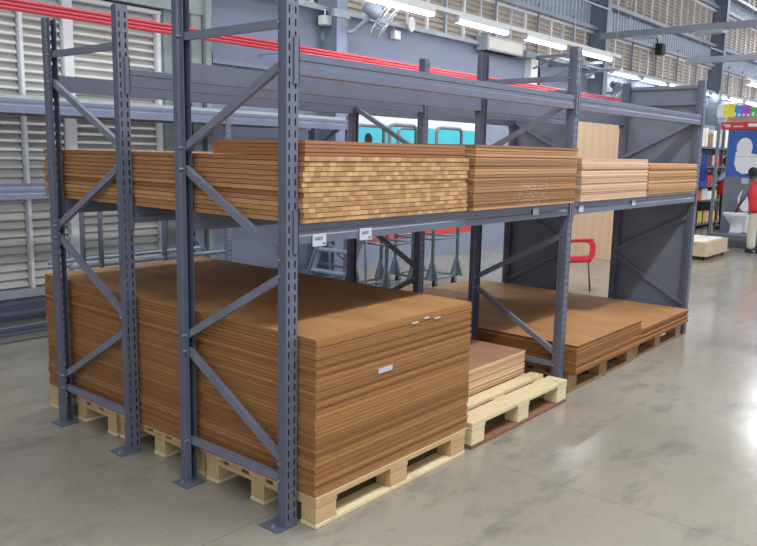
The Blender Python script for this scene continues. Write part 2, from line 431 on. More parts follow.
def make_frame(parent, x, y, flip, mat, bmat, H=H, depth=D, panel=False):
    """end frame: front post at y, rear post at y+depth; flip mirrors the lacing"""
    make_upright(parent, x, y, False, mat, H); make_upright(parent, x, y+depth, True, mat, H)
    ya, yb = (y+.045, y+depth-.045) if not flip else (y+depth-.045, y+.045)
    for zo, zi in NODES:
        bm = B(); a = Vector((x+.021, ya, zo)); b = Vector((x+.021, yb, zi))
        channel(bm, a, b, .036, .024, (1, 0, 0)); br = make('brace', bm, bmat, parent)
        for q in (a, b):
            bm = B(); tube(bm, [q+Vector((-.026, 0, 0)), q+Vector((.034, 0, 0))], .006, 6); make('bolt', bm, MT['zinc'], br)
    if panel:
        bx('end_panel', (x+UW+.002, y+.02, .12), (x+UW+.006, y+depth-.02, 2.37), MT['panel'], parent, 'grey sheet steel panel closing the end frame')
        bx('panel_lip', (x+UW-.02, y+.07, 2.34), (x+UW+.001, y+depth-.07, 2.37), MT['panel'], parent)
def make_beam(parent, x0, x1, y, ztop, flip, mat, ht=.09, tags=()):
    s = -1 if flip else 1
    prof = [(0, -ht), (.05, -ht), (.05, 0), (.004, 0), (0, -.004), (0, -.03), (.004, -.035), (.004, -.052), (0, -.057)]
    bm = B(); extrude_x(bm, [(y+s*a, ztop+b) for a, b in prof], x0, x1); bm_o = make('beam', bm, mat, parent)
    for xx, sd in ((x0, -1), (x1, 1)):
        bm = B()
        xa = xx-.006 if sd < 0 else xx-.001
        yy = sorted((y-s*.008, y+s*.045))
        box(bm, (xa+.002, yy[0], ztop-.13), (xa+.006, yy[1], ztop+.06))
        yf = sorted((y-s*.008, y-s*.004)); xb = sorted((xx, xx+sd*.028))
        box(bm, (xb[0], yf[0], ztop-.13), (xb[1], yf[1], ztop+.06)); make('end_connector', bm, mat, bm_o)
    return bm_o
ZS, ZU = 1.378, 2.09
Y_R, Y_FB, Y_RB = D, D+G, 2*D+G
front = thing('pallet_rack', 'blue-grey steel pallet rack nearest the camera, carrying the front ends of the board stacks', 'storage rack', (0, 0, 0))
back = thing('pallet_rack', 'blue-grey steel pallet rack standing back to back behind the front one', 'storage rack', (0, 0, 0))
for i in range(3):
    make_frame(front, i*L, 0, False, MT['steel'], MT['brace'], panel=(i == 2))
    make_frame(back, i*L, Y_FB, True, MT['steel'], MT['brace'], panel=(i == 2))
for i in range(2):
    x0, x1 = i*L+UW, (i+1)*L
    for zt in (ZS, ZU):
        make_beam(front, x0, x1, 0, zt, False, MT['beam']); make_beam(front, x0, x1, Y_R, zt, True, MT['beam'])
        make_beam(back, x0, x1, Y_FB, zt, False, MT['beam']); make_beam(back, x0, x1, Y_RB, zt, True, MT['beam'])
    # brackets under the shelf beams, seen from the end
# price labels stuck on the front shelf beam
for x, wd, hh, zc in ((.195, .085, .055, 1.30), (.505, .085, .055, 1.305), (2.15, .075, .042, 1.335), (2.80, .07, .045, 1.325), (3.74, .07, .045, 1.335)):
    lab = bx('price_label', (x-wd/2, -.006, zc-hh/2), (x+wd/2, -.003, zc+hh/2), MT['paper'], front, 'small white paper price label on the shelf beam')
    if x < 1:
        bm = B()
        box(bm, (x-.028, -.0072, zc), (x-.022, -.0062, zc+.014)); box(bm, (x-.015, -.0072, zc), (x-.009, -.0062, zc+.014)); box(bm, (x-.028, -.0072, zc), (x-.009, -.0062, zc+.003))
        for q in (0, .014): box(bm, (x-.004+q, -.0072, zc), (x+.004+q, -.0062, zc+.014))
        box(bm, (x+.02, -.0072, zc-.022), (x+.034, -.0062, zc-.012)); make('printed_text', bm, MT['ink'], lab)

# wall rack behind
wr = thing('pallet_rack', 'long pale blue-grey rack standing along the louvred back wall', 'storage rack', (0, 0, 0))
WRY, WRD = 4.12, .7
WX = [.08, 2.97, 4.87]
for i, x in enumerate(WX):
    make_frame(wr, x, WRY, False, MT['wallrack'], MT['wallrack'], H=2.1, depth=WRD)
for i in range(2):
    x0, x1 = WX[i]+UW, WX[i+1]
    make_beam(wr, x0, x1, WRY, .14, False, MT['steel'], .08); make_beam(wr, x0, x1, WRY+WRD, .2, True, MT['steel'], .07)
    for zt, hh in ((2.07, .12),) + (((1.33, .1),) if x1 < 3 else ()):
        make_beam(wr, x0, x1, WRY, zt, False, MT['wallbeam'], hh); make_beam(wr, x0, x1, WRY+WRD, zt, True, MT['wallbeam'], hh)
for i in range(2):
    o = bx('shelf_panel', (WX[i]+UW+.01, WRY+.03, 2.072), (WX[i+1]-.01, WRY+WRD-.03, 2.10), MT['palepanel'], None)
    tag(o, ['pale shelf panel topping the left bay of the wall rack, in front of the louvres', 'pale shelf panel topping the right bay of the wall rack, before the lilac wall'][i], 'shelf panel', 'pale panels on top of the wall rack')

# ------------------------------------------------------------ pallets
def pallet(name, Lx, Wy, m_top, m_blk, m_bot, label, loc, group, hz=.144, gaps=5):
    t = thing(name, label, 'pallet', loc, 0, group); k = hz/.144
    z = 0
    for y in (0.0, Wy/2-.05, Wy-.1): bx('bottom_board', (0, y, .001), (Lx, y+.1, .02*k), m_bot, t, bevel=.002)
    for x in (0, Lx/2-.07, Lx-.14):
        for y in (.003, Wy/2-.047, Wy-.097):
            bx('block', (x+.002, y, .0205*k), (x+.142-.004, y+.094, .1*k), m_blk, t, bevel=.003)
        bx('stringer_board', (x, 0, .1005*k), (x+.14, Wy, .121*k), m_blk, t, bevel=.002)
    wid = (.14, .1, .12, .1, .14)
    pos = [0, .185, Wy/2-.06, Wy-.285, Wy-.14]
    for y, wd in zip(pos, wid): bx('deck_board', (0, y, .1215*k), (Lx, y+wd, .1435*k), m_top, t, bevel=.002)
    return t
PA = pallet('wooden_pallet', 1.2, .8, MT['pallet'], MT['pallet'], MT['pallet_pale'], 'front wooden pallet under the near corner of the tall board stack', (.09, -.1, 0), 'pallets under the tall board stack')
dup(PA, (.10, .73, 0), label='middle wooden pallet under the tall board stack, behind the second upright')
dup(PA, (.09, 1.55, 0), label='rear wooden pallet under the tall board stack, by the leftmost upright')
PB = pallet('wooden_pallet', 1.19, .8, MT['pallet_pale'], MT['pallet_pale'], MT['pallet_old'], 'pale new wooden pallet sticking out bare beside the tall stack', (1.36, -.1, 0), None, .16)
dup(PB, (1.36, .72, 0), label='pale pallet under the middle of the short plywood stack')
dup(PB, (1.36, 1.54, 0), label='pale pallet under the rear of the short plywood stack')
PC = pallet('wooden_pallet', 1.2, .8, MT['pallet_mid'], MT['pallet_mid'], MT['pallet_mid'], 'brown pallet under the front of the low stack right of the middle upright', (2.74, -.02, 0), 'brown pallets under the low stacks')
dup(PC, (2.74, .8, 0), label='brown pallet under the middle of the low stack right of the middle upright')
dup(PC, (2.74, 1.62, 0), label='brown pallet under the rear of the low stack right of the middle upright')
dup(PC, (3.95, .0, 0), label='brown pallet under the front of the lowest stack by the end frame')
dup(PC, (3.95, .82, 0), label='brown pallet under the middle of the lowest stack by the end frame')
dup(PC, (3.95, 1.64, 0), label='brown pallet under the rear of the lowest stack by the end frame')
for o in list(C.objects):
    if o.type == 'EMPTY' and o.get('category') == 'pallet' and 'pale' in o['label'][:5]: o['group'] = 'pallets under the short plywood stack'

# ------------------------------------------------------------ board stacks
def stack(name, x0, y0, z0, wx, ly, t, n, mat, desc, cat, jit=.004, rot=.002, top=None, bottom=None, overhang=None):
    """n sheets lying flat, each an object of its own"""
    bm = B(); box(bm, (0, 0, 0), (wx, ly, t-max(.0013, t*.11)))
    bmesh.ops.recalc_face_normals(bm, faces=bm.faces)
    me = bpy.data.meshes.new(name); bm.to_mesh(me); bm.free(); me.materials.append(mat)
    for i in range(n):
        o = bpy.data.objects.new(name, me); C.objects.link(o)
        o.location = (x0+random.uniform(-jit, jit), y0+random.uniform(-jit, jit), z0+i*t); o.rotation_euler = (0, 0, random.uniform(-rot, rot))
        lb = '%s, within the pile' % desc
        if i == n-1: lb = '%s, topmost of the pile' % desc
        if i == 0: lb = '%s, lowest of the pile' % desc
        tag(o, lb, cat, desc.split(',')[0]+' pile')
    return z0+n*t
o = bx('base_sheet', (0, 0, 0), (1.22, 2.43, .0085), MT['palesheet']); o.location = (.088, -.100, .1442)
tag(o, 'thin pale plywood sheet lying directly on the pallets under the tall brown stack', 'board')
stack('brown_board', .086, -.096, .153, 1.22, 2.43, .0182, 40, MT['mdf'], 'brown board in the tall ground stack', 'board', .0045, .0013)
stack('blockboard_sheet', .078, -.022, ZS+.001, 1.25, 2.28, .0222, 13, MT['block'], 'blockboard sheet with pale end-grain blocks on the left of the shelf', 'board', .006, .0018)
stack('brown_board', .09, -.018, ZS+.001+13*.0222, 1.21, .62, .0165, 4, MT['brown'], 'short red-brown board lying on top of the blockboard pile', 'board', .003, .002)
stack('ply_sheet', 1.345, -.055, ZS+.001, 1.24, 2.3, .0165, 22, MT['chalked'], 'brown plywood sheet flecked with chalk in the middle of the shelf', 'board', .005, .0016)
stack('ply_sheet', 2.725, -.03, ZS+.001, 1.2, 2.3, .0124, 24, MT['pink'], 'pinkish pale plywood sheet on the shelf of the right bay', 'board', .005, .0016)
stack('ply_sheet', 3.955, -.03, ZS+.001, 1.18, 2.3, .0155, 17, MT['tan'], 'tan plywood sheet on the shelf at the far right end', 'board', .006, .0018)
stack('thin_ply_sheet', 1.385, .2, .1605, 1.09, 2.1, .0113, 15, MT['redply'], 'thin reddish-faced plywood sheet in the short stack on the pale pallet', 'board', .006, .003)
stack('brown_board', 2.715, -.08, .1442, 1.19, 2.42, .0168, 13, MT['mdf2'], 'orange-brown board in the low stack right of the middle upright', 'board', .005, .002)
stack('brown_board', 3.955, -.05, .1442, 1.21, 2.42, .0158, 8, MT['mdf2'], 'orange-brown board in the lowest stack beside the grey end panel', 'board', .008, .003)
# sticker and tape scraps on the tall stack
o = bx('paper_sticker', (.505, -.1035, .640), (.61, -.1005, .664), MT['paper']); tag(o, 'small white paper sticker on the front of the tall brown stack', 'sticker')
for (x, z, wd, tx) in ((.76, .842, .05, 'left'), (.86, .852, .04, 'middle'), (.95, .838, .05, 'right')):
    o = bx('tape_scrap', (x, -.1035, z), (x+wd, -.1005, z+.008), MT['paper']); tag(o, 'tiny white tape scrap near the top edge of the tall stack, %s one of three' % tx, 'tape')

exec_later = []
# ------------------------------------------------------------ red pipes, wall tray
pg = thing('sprinkler_pipe', 'bright red pipes running together along the back wall', 'pipe', (0, 0, 0))
for i, z in enumerate((2.865, 2.9, 2.935)):
    bm = B(); tube(bm, [(-4, 4.59, z), (16.5, 4.59, z)], .019, 12); make('pipe', bm, MT['red_pipe'], pg, smooth=True)
for x in xs(4.2, 16, 2.4):
    bm = B(); box(bm, (x, 4.57, 2.83), (x+.03, 4.995, 2.845)); make('bracket', bm, MT['zinc'], pg)
o = thing('cable_tray', 'blue-grey cable tray on the wall just below the red pipes', 'cable tray', (0, 0, 0))
for a_, b_ in ((3.4, 5.18), (5.42, 10.6), (11.15, 13.3), (13.6, 20)): bx('tray_section', (a_, WY-.12, 2.66), (b_, WY-.001, 2.775), MT['wallbeam'], o)

# ------------------------------------------------------------ wall banner
bn = thing('wall_banner', 'turquoise, white and red banner on the back wall behind the carts', 'banner', (0, WY, 0))
def bpl(name, x0, x1, z0, z1, mat, d=.006, d0=.0): return bx(name, (x0, -d, z0), (x1, -d0-.0005, z1), mat, bn)
bpl('turquoise_field', 5.95, 9.4, .5, 2.68, MT['turq'])
bpl('white_band', 5.95, 9.4, 2.08, 2.36, MT['banner_white'], .009, .006); bpl('white_corner', 8.2, 8.94, 2.6, 2.68, MT['banner_white'], .009, .006)
bpl('red_stripe', 5.85, 9.4, .36, .52, MT['banner_red'], .010, .006); bpl('red_field', 5.85, 6.8, .52, .9, MT['banner_red'], .010, .006)
bm = B(); N = 20
def flat_oval(bm, cx, cz, rx, rz, d0, d1):
    loft(bm, [[(cx+rx*math.cos(2*PI*k/N), y, cz+rz*math.sin(2*PI*k/N)) for k in range(N)] for y in (-d0, -d1)])
flat_oval(bm, 6.27, 1.84, .075, .11, .006, .008); box(bm, (6.12, -.008, 1.45), (6.42, -.006, 1.74)); make('printed_face', bm, MT['skin_print'], bn)
bm = B(); flat_oval(bm, 6.26, 1.875, .085, .085, .008, .0095); make('printed_hair', bm, MT['hair'], bn)

# ------------------------------------------------------------ carts
def cart(label, loc, Lx, Wy, group):
    t = thing('panel_cart', label, 'cart', loc, 0, group)
    zb = .115
    bm = B(); tube(bm, [(0, 0, zb), (Lx, 0, zb), (Lx, Wy, zb), (0, Wy, zb), (0, 0, zb)], .018, 8)
    for q in (.33, .66): tube(bm, [(0, Wy*q, zb), (Lx, Wy*q, zb)], .014, 8)
    make('base_frame', bm, MT['cart'], t, smooth=True)
    for y in (0, Wy):
        bm = B(); r = .06; z1 = 2.0
        pts = [(0, y, zb), (0, y, z1-r), (r*.3, y, z1-r*.3), (r, y, z1), (Lx-r, y, z1), (Lx-r*.3, y, z1-r*.3), (Lx, y, z1-r), (Lx, y, zb)]
        tube(bm, pts, .022, 8); make('hoop', bm, MT['cart'], t, smooth=True)
    for z in (.62, 1.15):
        bm = B(); tube(bm, [(0, 0, z), (0, Wy, z)], .014, 8); tube(bm, [(Lx, 0, z), (Lx, Wy, z)], .014, 8); tube(bm, [(0, Wy, z), (Lx, Wy, z)], .014, 8); tube(bm, [(0, 0, z), (Lx, 0, z)], .014, 8) if z < 1 else None
        make('side_rail', bm, MT['cart'], t, smooth=True)
    for x in (0, Lx):
        for y in (0, Wy):
            bm = B(); s = .1
            loft(bm, [[(x-s, y-.012, zb), (x+s, y-.012, zb), (x+.02, y-.012, zb+.24), (x-.02, y-.012, zb+.24)], [(x-s, y+.012, zb), (x+s, y+.012, zb), (x+.02, y+.012, zb+.24), (x-.02, y+.012, zb+.24)]])
            loft(bm, [[(x-.012, y-s, zb), (x-.012, y+s, zb), (x-.012, y+.02, zb+.24), (x-.012, y-.02, zb+.24)], [(x+.012, y-s, zb), (x+.012, y+s, zb), (x+.012, y+.02, zb+.24), (x+.012, y-.02, zb+.24)]])
            make('gusset', bm, MT['cart'], t)
            xx = min(max(x, .06), Lx-.06); yy = y
            bm = B(); tube(bm, [(xx, yy, .09), (xx, yy, zb-.015)], .012, 6); box(bm, (xx-.02, yy-.024, .04), (xx+.02, yy-.018, .095)); box(bm, (xx-.02, yy+.018, .04), (xx+.02, yy+.024, .095)); box(bm, (xx-.02, yy-.024, .09), (xx+.02, yy+.024, .096))
            cs = make('caster', bm, MT['cart'], t)
            bm = B(); tube(bm, [(xx, yy-.016, .045), (xx, yy+.016, .045)], .044, 16); make('wheel', bm, MT['dark'], cs, smooth=False)
    return t
cart('tall galvanised tube cart with hoops, nearer the camera of the pair behind the shelf', (4.56, 3.2, 0), .5, .5, 'tube carts behind the racks')
cart('tall galvanised tube cart with hoops, right one of the pair behind the shelf', (5.47, 3.2, 0), .54, .6, 'tube carts behind the racks')
# low tube carts by the louvres
for (x, tx) in ((.74, 'grey tube trolley parked by the louvres behind the tall stack, left one'), (1.46, 'grey tube trolley parked by the louvres behind the tall stack, right one')):
    t = thing('tube_trolley', tx, 'trolley', (x, 3.05, 0), 0, 'tube trolleys by the louvres')
    bm = B(); tube(bm, [(0, 0, .12), (0, 0, 1.28)], .02, 8); make('upright_tube', bm, MT['steel'], t, smooth=True)
    bm = B(); tube(bm, [(.15, 0, .12), (.15, 0, 1.28)], .02, 8); make('upright_tube', bm, MT['steel'], t, smooth=True)
    bm = B(); tube(bm, [(-.1, 0, .78), (.62, 0, .78)], .018, 8); tube(bm, [(-.1, .35, .78), (.62, .35, .78)], .018, 8); make('handle_rail', bm, MT['ladder'], t, smooth=True)
    bm = B(); tube(bm, [(0, 0, .13), (.5, 0, .13), (.5, .35, .13), (0, .35, .13), (0, 0, .13)], .02, 8); make('base_frame', bm, MT['steel'], t, smooth=True)
    for a, b in ((.03, 0), (.47, 0), (.03, .35), (.47, .35)):
        bm = B(); tube(bm, [(a, b-.015, .055), (a, b+.015, .055)], .054, 14); box(bm, (a-.02, b-.02, .05), (a+.02, b-.016, .12)); make('caster', bm, MT['dark'], t)

# rolling ladder
t = thing('rolling_ladder', 'light blue-grey rolling step ladder between the shelf and the wall', 'ladder', (0, 0, 0))
def lad(z): return 4.02+.51*z
for y0, mt in ((3.43, MT['cart']), (4.02, MT['ladder'])):
    bm = B(); bar(bm, (lad(.01), y0, .01), (lad(.84), y0, .84), .03, .06); make('stringer', bm, mt, t)
    bm = B(); tube(bm, [(lad(.82), y0, .82), (lad(.82)+.03, y0, .01)], .014, 8); make('support_leg', bm, MT['ladder'], t, smooth=True)
    bm = B(); tube(bm, [(lad(.05)-.08, y0, .05), (lad(.8)-.08, y0, .8), (lad(.8)-.04, y0, .84)], .01, 8); make('hand_rail', bm, MT['ladder'], t, smooth=True)
for z in (.05, .27, .51, .75):
    bm = B(); box(bm, (lad(z)-.06, 3.44, z), (lad(z)+.08, 4.01, z+.03)); make('tread', bm, MT['ladder'], t, bevel=.01)

# ------------------------------------------------------------ standing plywood, red chair
t = bx('plywood_sheet', (0, 0, 0), (.018, 1.22, 2.44), MT['ply']); t.location = (9.8, 2.5, .001)
tag(t, 'pale plywood sheet standing upright behind the red chair', 'board')
t = thing('panel_stand', 'grey steel stand holding the upright plywood sheet', 'stand', (9.82, 2.5, 0))
for y in (0.1, 1.2):
    bm = B(); box(bm, (0, y-.02, .02), (.04, y+.02, 2.2)); box(bm, (0, y-.02, 0), (.6, y+.02, .04)); bar(bm, (.5, y, .04), (.03, y, 1.2), .03, .03); make('support', bm, MT['steel'], t)

ch = thing('plastic_chair', 'red plastic armchair with thin metal legs behind the racks', 'chair', (6.73, 2.02, 0), math.radians(62))
def grid_sheet(bm, f, nu, nv):
    vs = [[bm.verts.new(f(i/nu, j/nv)) for j in range(nv+1)] for i in range(nu+1)]
    for i in range(nu):
        for j in range(nv): bm.faces.new((vs[i][j], vs[i+1][j], vs[i+1][j+1], vs[i][j+1]))
bm = B(); grid_sheet(bm, lambda u, v: (-.24+.48*u, -.24+.46*v, .43-.03*math.sin(PI*u)-.02*v-(.04*(1-v*6) if v < .16 else 0)), 12, 12)
o = make('seat', bm, MT['red_plastic'], ch, smooth=True); s = o.modifiers.new('s', 'SOLIDIFY'); s.thickness = .012
bm = B(); grid_sheet(bm, lambda u, v: ((-.23+.46*u)*(1-.12*v), .2+.1*v+.05*math.sin(PI*u), .41+.42*v+.02*math.sin(PI*u)*v), 12, 10)
o = make('backrest', bm, MT['red_plastic'], ch, smooth=True); s = o.modifiers.new('s', 'SOLIDIFY'); s.thickness = .012
for sx in (-1, 1):
    bm = B(); K = 28
    def rr(cy, cz, ry, rz, k, e=.55):
        c_, s_ = math.cos(2*PI*k/K), math.sin(2*PI*k/K)
        return cy+ry*math.copysign(abs(c_)**e, c_), cz+rz*math.copysign(abs(s_)**e, s_)
    rings = []
    for xx, inner in ((.262, 0), (.282, 0), (.282, 1), (.262, 1)):
        rings.append([(sx*xx, *(rr(-.0, .53, .25, .14, k) if not inner else rr(.02, .535, .19, .095, k))) for k in range(K)])
    vs = [[bm.verts.new(q) for q in r] for r in rings]
    for a_ in range(4):
        for k in range(K): bm.faces.new((vs[a_][k], vs[a_][(k+1) % K], vs[(a_+1) % 4][(k+1) % K], vs[(a_+1) % 4][k]))
    box(bm, (sx*.272-.03, -.2, .655), (sx*.272+.03, .24, .675)); make('armrest', bm, MT['red_plastic'], ch, smooth=False, bevel=.006)
    bm = B(); grid_sheet(bm, lambda u, v: (sx*(.24+.012*v), -.22+.44*u, .37+.09*v), 6, 2)
    o = make('side_skirt', bm, MT['red_plastic'], ch, smooth=True); s = o.modifiers.new('s', 'SOLIDIFY'); s.thickness = .01
    for sy in (-1, 1):
        bm = B(); tube(bm, [(sx*.22, sy*.19, .415), (sx*.25, sy*.22, .002)], .012, 8); make('leg', bm, MT['chrome'], ch, smooth=True)

# ------------------------------------------------------------ suspended lamps
def fixture(x0, y, z, label, group, ln=1.36, rz=0):
    t = thing('fluorescent_lamp', label, 'lamp', (x0, y, z), rz, group)
    bm = B(); box(bm, (0, -.05, .025), (ln, .05, .07)); make('housing', bm, MT['white'], t)
    bm = B(); tube(bm, [(.02, -.022, .0), (ln-.02, -.022, .0)], .022, 10); tube(bm, [(.02, .022, .0), (ln-.02, .022, .0)], .022, 10); make('tube', bm, MT['tube'], t, smooth=True)
    bx('end_cap', (0, -.045, -.02), (.018, .045, .025), MT['white'], t); bx('end_cap', (ln-.018, -.045, -.02), (ln, .045, .025), MT['white'], t)
    return t
f0 = fixture(5.03, 4.0, 3.53, 'lit fluorescent lamp on the suspended white rail, first from the left at the top edge', 'fluorescent lamps on the suspended rail')
for i, tx in enumerate(('second from the left', 'third from the left', 'last at the right end')):
    dup(f0, (5.03+1.93*(i+1), 4.0, 3.53), label='lit fluorescent lamp on the suspended white rail, '+tx)
rl = thing('lamp_rail', 'white suspended rail carrying the upper row of lit lamps', 'rail', (0, 0, 0))
bm = B(); box(bm, (3.0, 3.96, 3.603), (12.6, 4.04, 3.66)); make('rail', bm, MT['white'], rl)
bm = B()
for x in (4.6, 6.6, 8.6, 10.6, 12.4): tube(bm, [(x, 4, 3.66), (x, 4, 8.38)], .006, 6)
make('hanger', bm, MT['zinc'], rl)
rl = thing('lamp_rail', 'pale rail along the wall ledge carrying the lower row of lamps', 'rail', (0, 0, 0))
bm = B(); box(bm, (12.6, 4.76, 3.573), (45, 4.84, 3.62)); make('rail', bm, MT['ledge'], rl)
for i in range(13):
    tx = 'left of the end frame, first of the row' if i == 0 else 'second of the row, above the grey end panel' if i == 1 else 'beyond the end frame, receding along the wall'
    dup(f0, (14.1+1.72*i, 4.8, 3.5), label='lit fluorescent lamp on the wall ledge, '+tx, group='fluorescent lamps on the wall ledge')
dup(f0, (17.9, 3.0, 3.5), label='lit fluorescent lamp hanging alone at the right edge of the view')['group'] = 'lamps at the right edge'
rl = bx('lamp_rail', (17.6, 2.96, 3.573), (19.6, 3.04, 3.62), MT['white']); tag(rl, 'short white rail above the lone lamp at the right edge', 'rail')
rl2 = thing('conduit', 'thin pale rod from the end upright to the column', 'conduit', (0, 0, 0))
bm = B(); tube(bm, [(17.7, 3.0, 3.62), (17.7, 3.0, 8.38)], .006, 6); tube(bm, [(19.5, 3.0, 3.62), (19.5, 3.0, 8.38)], .006, 6); make('rod', bm, MT['zinc'], rl2)
rl2['label'] = 'thin hanger rods of the short rail at the right edge'

# cross trunking beams
t = thing('cross_beam', 'long grey lattice trunking beam crossing over from the wall column', 'beam', (0, 0, 0))
bm = B(); box(bm, (12.95, -6, 4.06), (13.05, 4.6, 4.18)); make('trunking', bm, MT['purlin'], t)
bm = B()
for y in xs(-5, 4.4, 1.2): box(bm, (12.9, y, 4.0), (13.1, y+.5, 4.058))
make('fitting', bm, MT['ledge'], t)
bm = B()
for y in (-4, -1, 1.5, 4): tube(bm, [(13, y, 4.18), (13, y, 8.38)], .006, 6)
make('hanger', bm, MT['zinc'], t)
t = thing('cross_beam', 'shorter pale beam ending in mid air above the shelving', 'beam', (0, 0, 0))
bm = B(); box(bm, (12.95, -6, 3.47), (13.05, 2.84, 3.58)); make('trunking', bm, MT['ledge'], t)
bm = B()
for y in (-4, -1, 1, 2.6): tube(bm, [(13, y, 3.58), (12.94, y, 4.06)], .006, 6)
make('hanger', bm, MT['zinc'], t)
# wall brackets near the downpipe
t = thing('wall_bracket', 'grey cantilever arms on the wall above the white downpipe', 'bracket', (0, 0, 0))
for x, z in ((10.75, 3.48), (11.6, 3.42), (12.5, 3.38)):
    bm = B(); bar(bm, (x, 4.99, z), (x, 3.9, z), .05, .05); bar(bm, (x, 4.99, z-.25), (x, 4.4, z-.02), .03, .03); make('arm', bm, MT['column'], t)
bm = B(); bar(bm, (10.7, 4.4, 3.46), (13.2, 4.4, 3.42), .05, .04); make('rail', bm, MT['ledge'], t)
t = bx('downpipe', (10.66, 4.86, .3), (10.92, 4.999, 3.45), MT['white']); tag(t, 'white square downpipe on the wall behind the racks', 'pipe')
bm = B(); tube(bm, [(11.05, 4.95, 3.5), (11.1, 4.93, 3.2), (11.06, 4.95, 2.7)], .03, 8); tag(make('cable_bundle', bm, MT['dark'], smooth=True), 'dark cable bundle hanging beside the white downpipe', 'cable')

# grey air unit on the wall
t = thing('air_curtain', 'long cream-fronted air unit fixed below the high louvres', 'air unit', (8.95, 4.98, 3.42))
bm = B(); box(bm, (0, -.24, 0), (1.2, 0, .24)); make('housing', bm, MT['ledge'], t, bevel=.01)
bm = B(); box(bm, (.03, -.25, .03), (1.14, -.241, .2)); make('front_panel', bm, MT['cream'], t)
bm = B()
for i in range(12): box(bm, (.05+i*.09, -.2, -.006), (.1+i*.09, -.05, -.001))
make('vent', bm, MT['dark'], t)
bm = B(); box(bm, (1.21, -.3, .0), (1.55, -.02, .12)); tube(bm, [(1.3, -.25, .1), (1.4, -.2, .22), (1.25, -.1, .26)], .012, 6); make('mount', bm, MT['column'], t, bevel=.02)

# fans
def wall_fan(label, loc, aim, r=.27, arm=None, size=1):
    t = thing('wall_fan', label, 'fan', loc, 0)
    a = Vector(aim).normalized(); s, u = frame_of(a)
    hub = Vector((0, 0, 0))
    bm = B(); tube(bm, [hub-a*.32, hub-a*.30, hub-a*.12, hub-a*.06], [.05, .1, .1, .05], 14); make('motor', bm, MT['column'], t, smooth=True)
    bm = B()
    for k in range(28):
        th = 2*PI*k/28; d = s*math.cos(th)+u*math.sin(th)
        tube(bm, [hub-a*.06+d*.04, hub-a*.05+d*r*.8, hub+d*r, hub+a*.06+d*r*.8, hub+a*.08+d*.04], .0035, 4)
    for rr, q in ((r, 0), (r*.8, .06), (r*.5, .07), (r*.8, -.05), (.05, .08)):
        tube(bm, [hub+a*q+(s*math.cos(2*PI*k/24)+u*math.sin(2*PI*k/24))*rr for k in range(25)], .005, 5)
    make('guard', bm, MT['zinc'], t)
    bm = B()
    for k in range(3):
        th = 2*PI*k/3; d = s*math.cos(th)+u*math.sin(th); e = d.cross(a)
        loft(bm, [[hub+d*.04+e*.03, hub+d*.04-e*.03+a*.02, hub+d*.04-e*.03+a*.024, hub+d*.04+e*.03+a*.004], [hub+d*r*.88+e*.09, hub+d*r*.88-e*.07+a*.03, hub+d*r*.88-e*.07+a*.034, hub+d*r*.88+e*.09+a*.004]])
    make('blade', bm, MT['column'], t)
    if arm:
        w0 = Vector(arm)-Vector(loc); bm = B(); tube(bm, [hub-a*.2-Vector((0, 0, .05)), w0*.5-Vector((0, 0, .04)), w0], .03, 8)
        tube(bm, [w0-Vector((0, .06, 0)), w0], .1, 12); make('wall_arm', bm, MT['ledge'], t, smooth=False)
    return t
wall_fan('grey wall fan with wire guard tilted down, at the top of the picture', (5.62, 4.2, 3.38), (.45, -.55, -.55), .28, (5.35, 4.99, 3.2))
wall_fan('small wall fan by the column seen above the upper beam of the right bay', (14.1, 4.55, 3.12), (-.3, -.7, -.5), .25, (14.2, 4.99, 3.1))
wall_fan('far wall fan above the coloured sign', (22.9, 4.55, 3.2), (-.3, -.7, -.5), .3, (23, 4.99, 3.2))
# small wall devices
t = thing('wall_camera', 'small white security camera hanging from the wall ledge at top', 'camera', (5.2, 4.86, 3.38))
bm = B(); box(bm, (-.07, -.06, -.07), (.07, .06, .05)); make('housing', bm, MT['white'], t, bevel=.01)
bm = B(); tube(bm, [(.071, 0, -.02), (.085, 0, -.02)], .03, 10); make('lens', bm, MT['dark'], t)
bm = B(); tube(bm, [(0, 0, .05), (0, 0, .12), (.0, .13, .14)], .012, 6); make('mount', bm, MT['white'], t)
t = thing('wall_camera', 'small white security camera on the column above the right bay', 'camera', (12.6, 4.6, 3.3))
bm = B(); box(bm, (-.07, -.07, -.05), (.07, .07, .06)); make('housing', bm, MT['white'], t, bevel=.01)
bm = B(); tube(bm, [(0, 0, .06), (.05, .1, .2), (.2, .39, .22)], .014, 6); make('mount', bm, MT['white'], t)
t = thing('junction_box', 'small white box with a curled lead beside the tilted fan', 'box', (6.77, 4.95, 3.39))
bm = B(); box(bm, (-.07, -.05, -.06), (.07, .045, .06)); make('housing', bm, MT['white'], t, bevel=.008)
bm = B(); tube(bm, [(-.05, -.02, .06), (-.12, -.05, .14), (-.25, -.08, .19), (-.38, -.08, .14)], .006, 6); make('lead', bm, MT['white'], t)
t = thing('round_sensor', 'white oval disc hanging right of the tilted fan', 'sensor', (6.98, 4.82, 3.56))
bm = B(); loft(bm, [[(.075*math.cos(2*PI*k/20), y, .11*math.sin(2*PI*k/20)) for k in range(20)] for y in (-.015, .015)]); make('disc', bm, MT['white'], t, bevel=.004)
bm = B(); tube(bm, [(0, 0, .11), (0, 0, .9)], .003, 5); make('cord', bm, MT['zinc'], t)
t = thing('wall_speaker', 'black box loudspeaker high on the wall above the end frame', 'loudspeaker', (16.8, 4.8, 4.3))
bm = B(); box(bm, (-.13, -.1, -.13), (.13, .08, .13)); make('cabinet', bm, MT['dark'], t, bevel=.02)
bm = B(); tube(bm, [(0, .05, .13), (0, .12, .35)], .015, 6); make('mount', bm, MT['dark'], t)

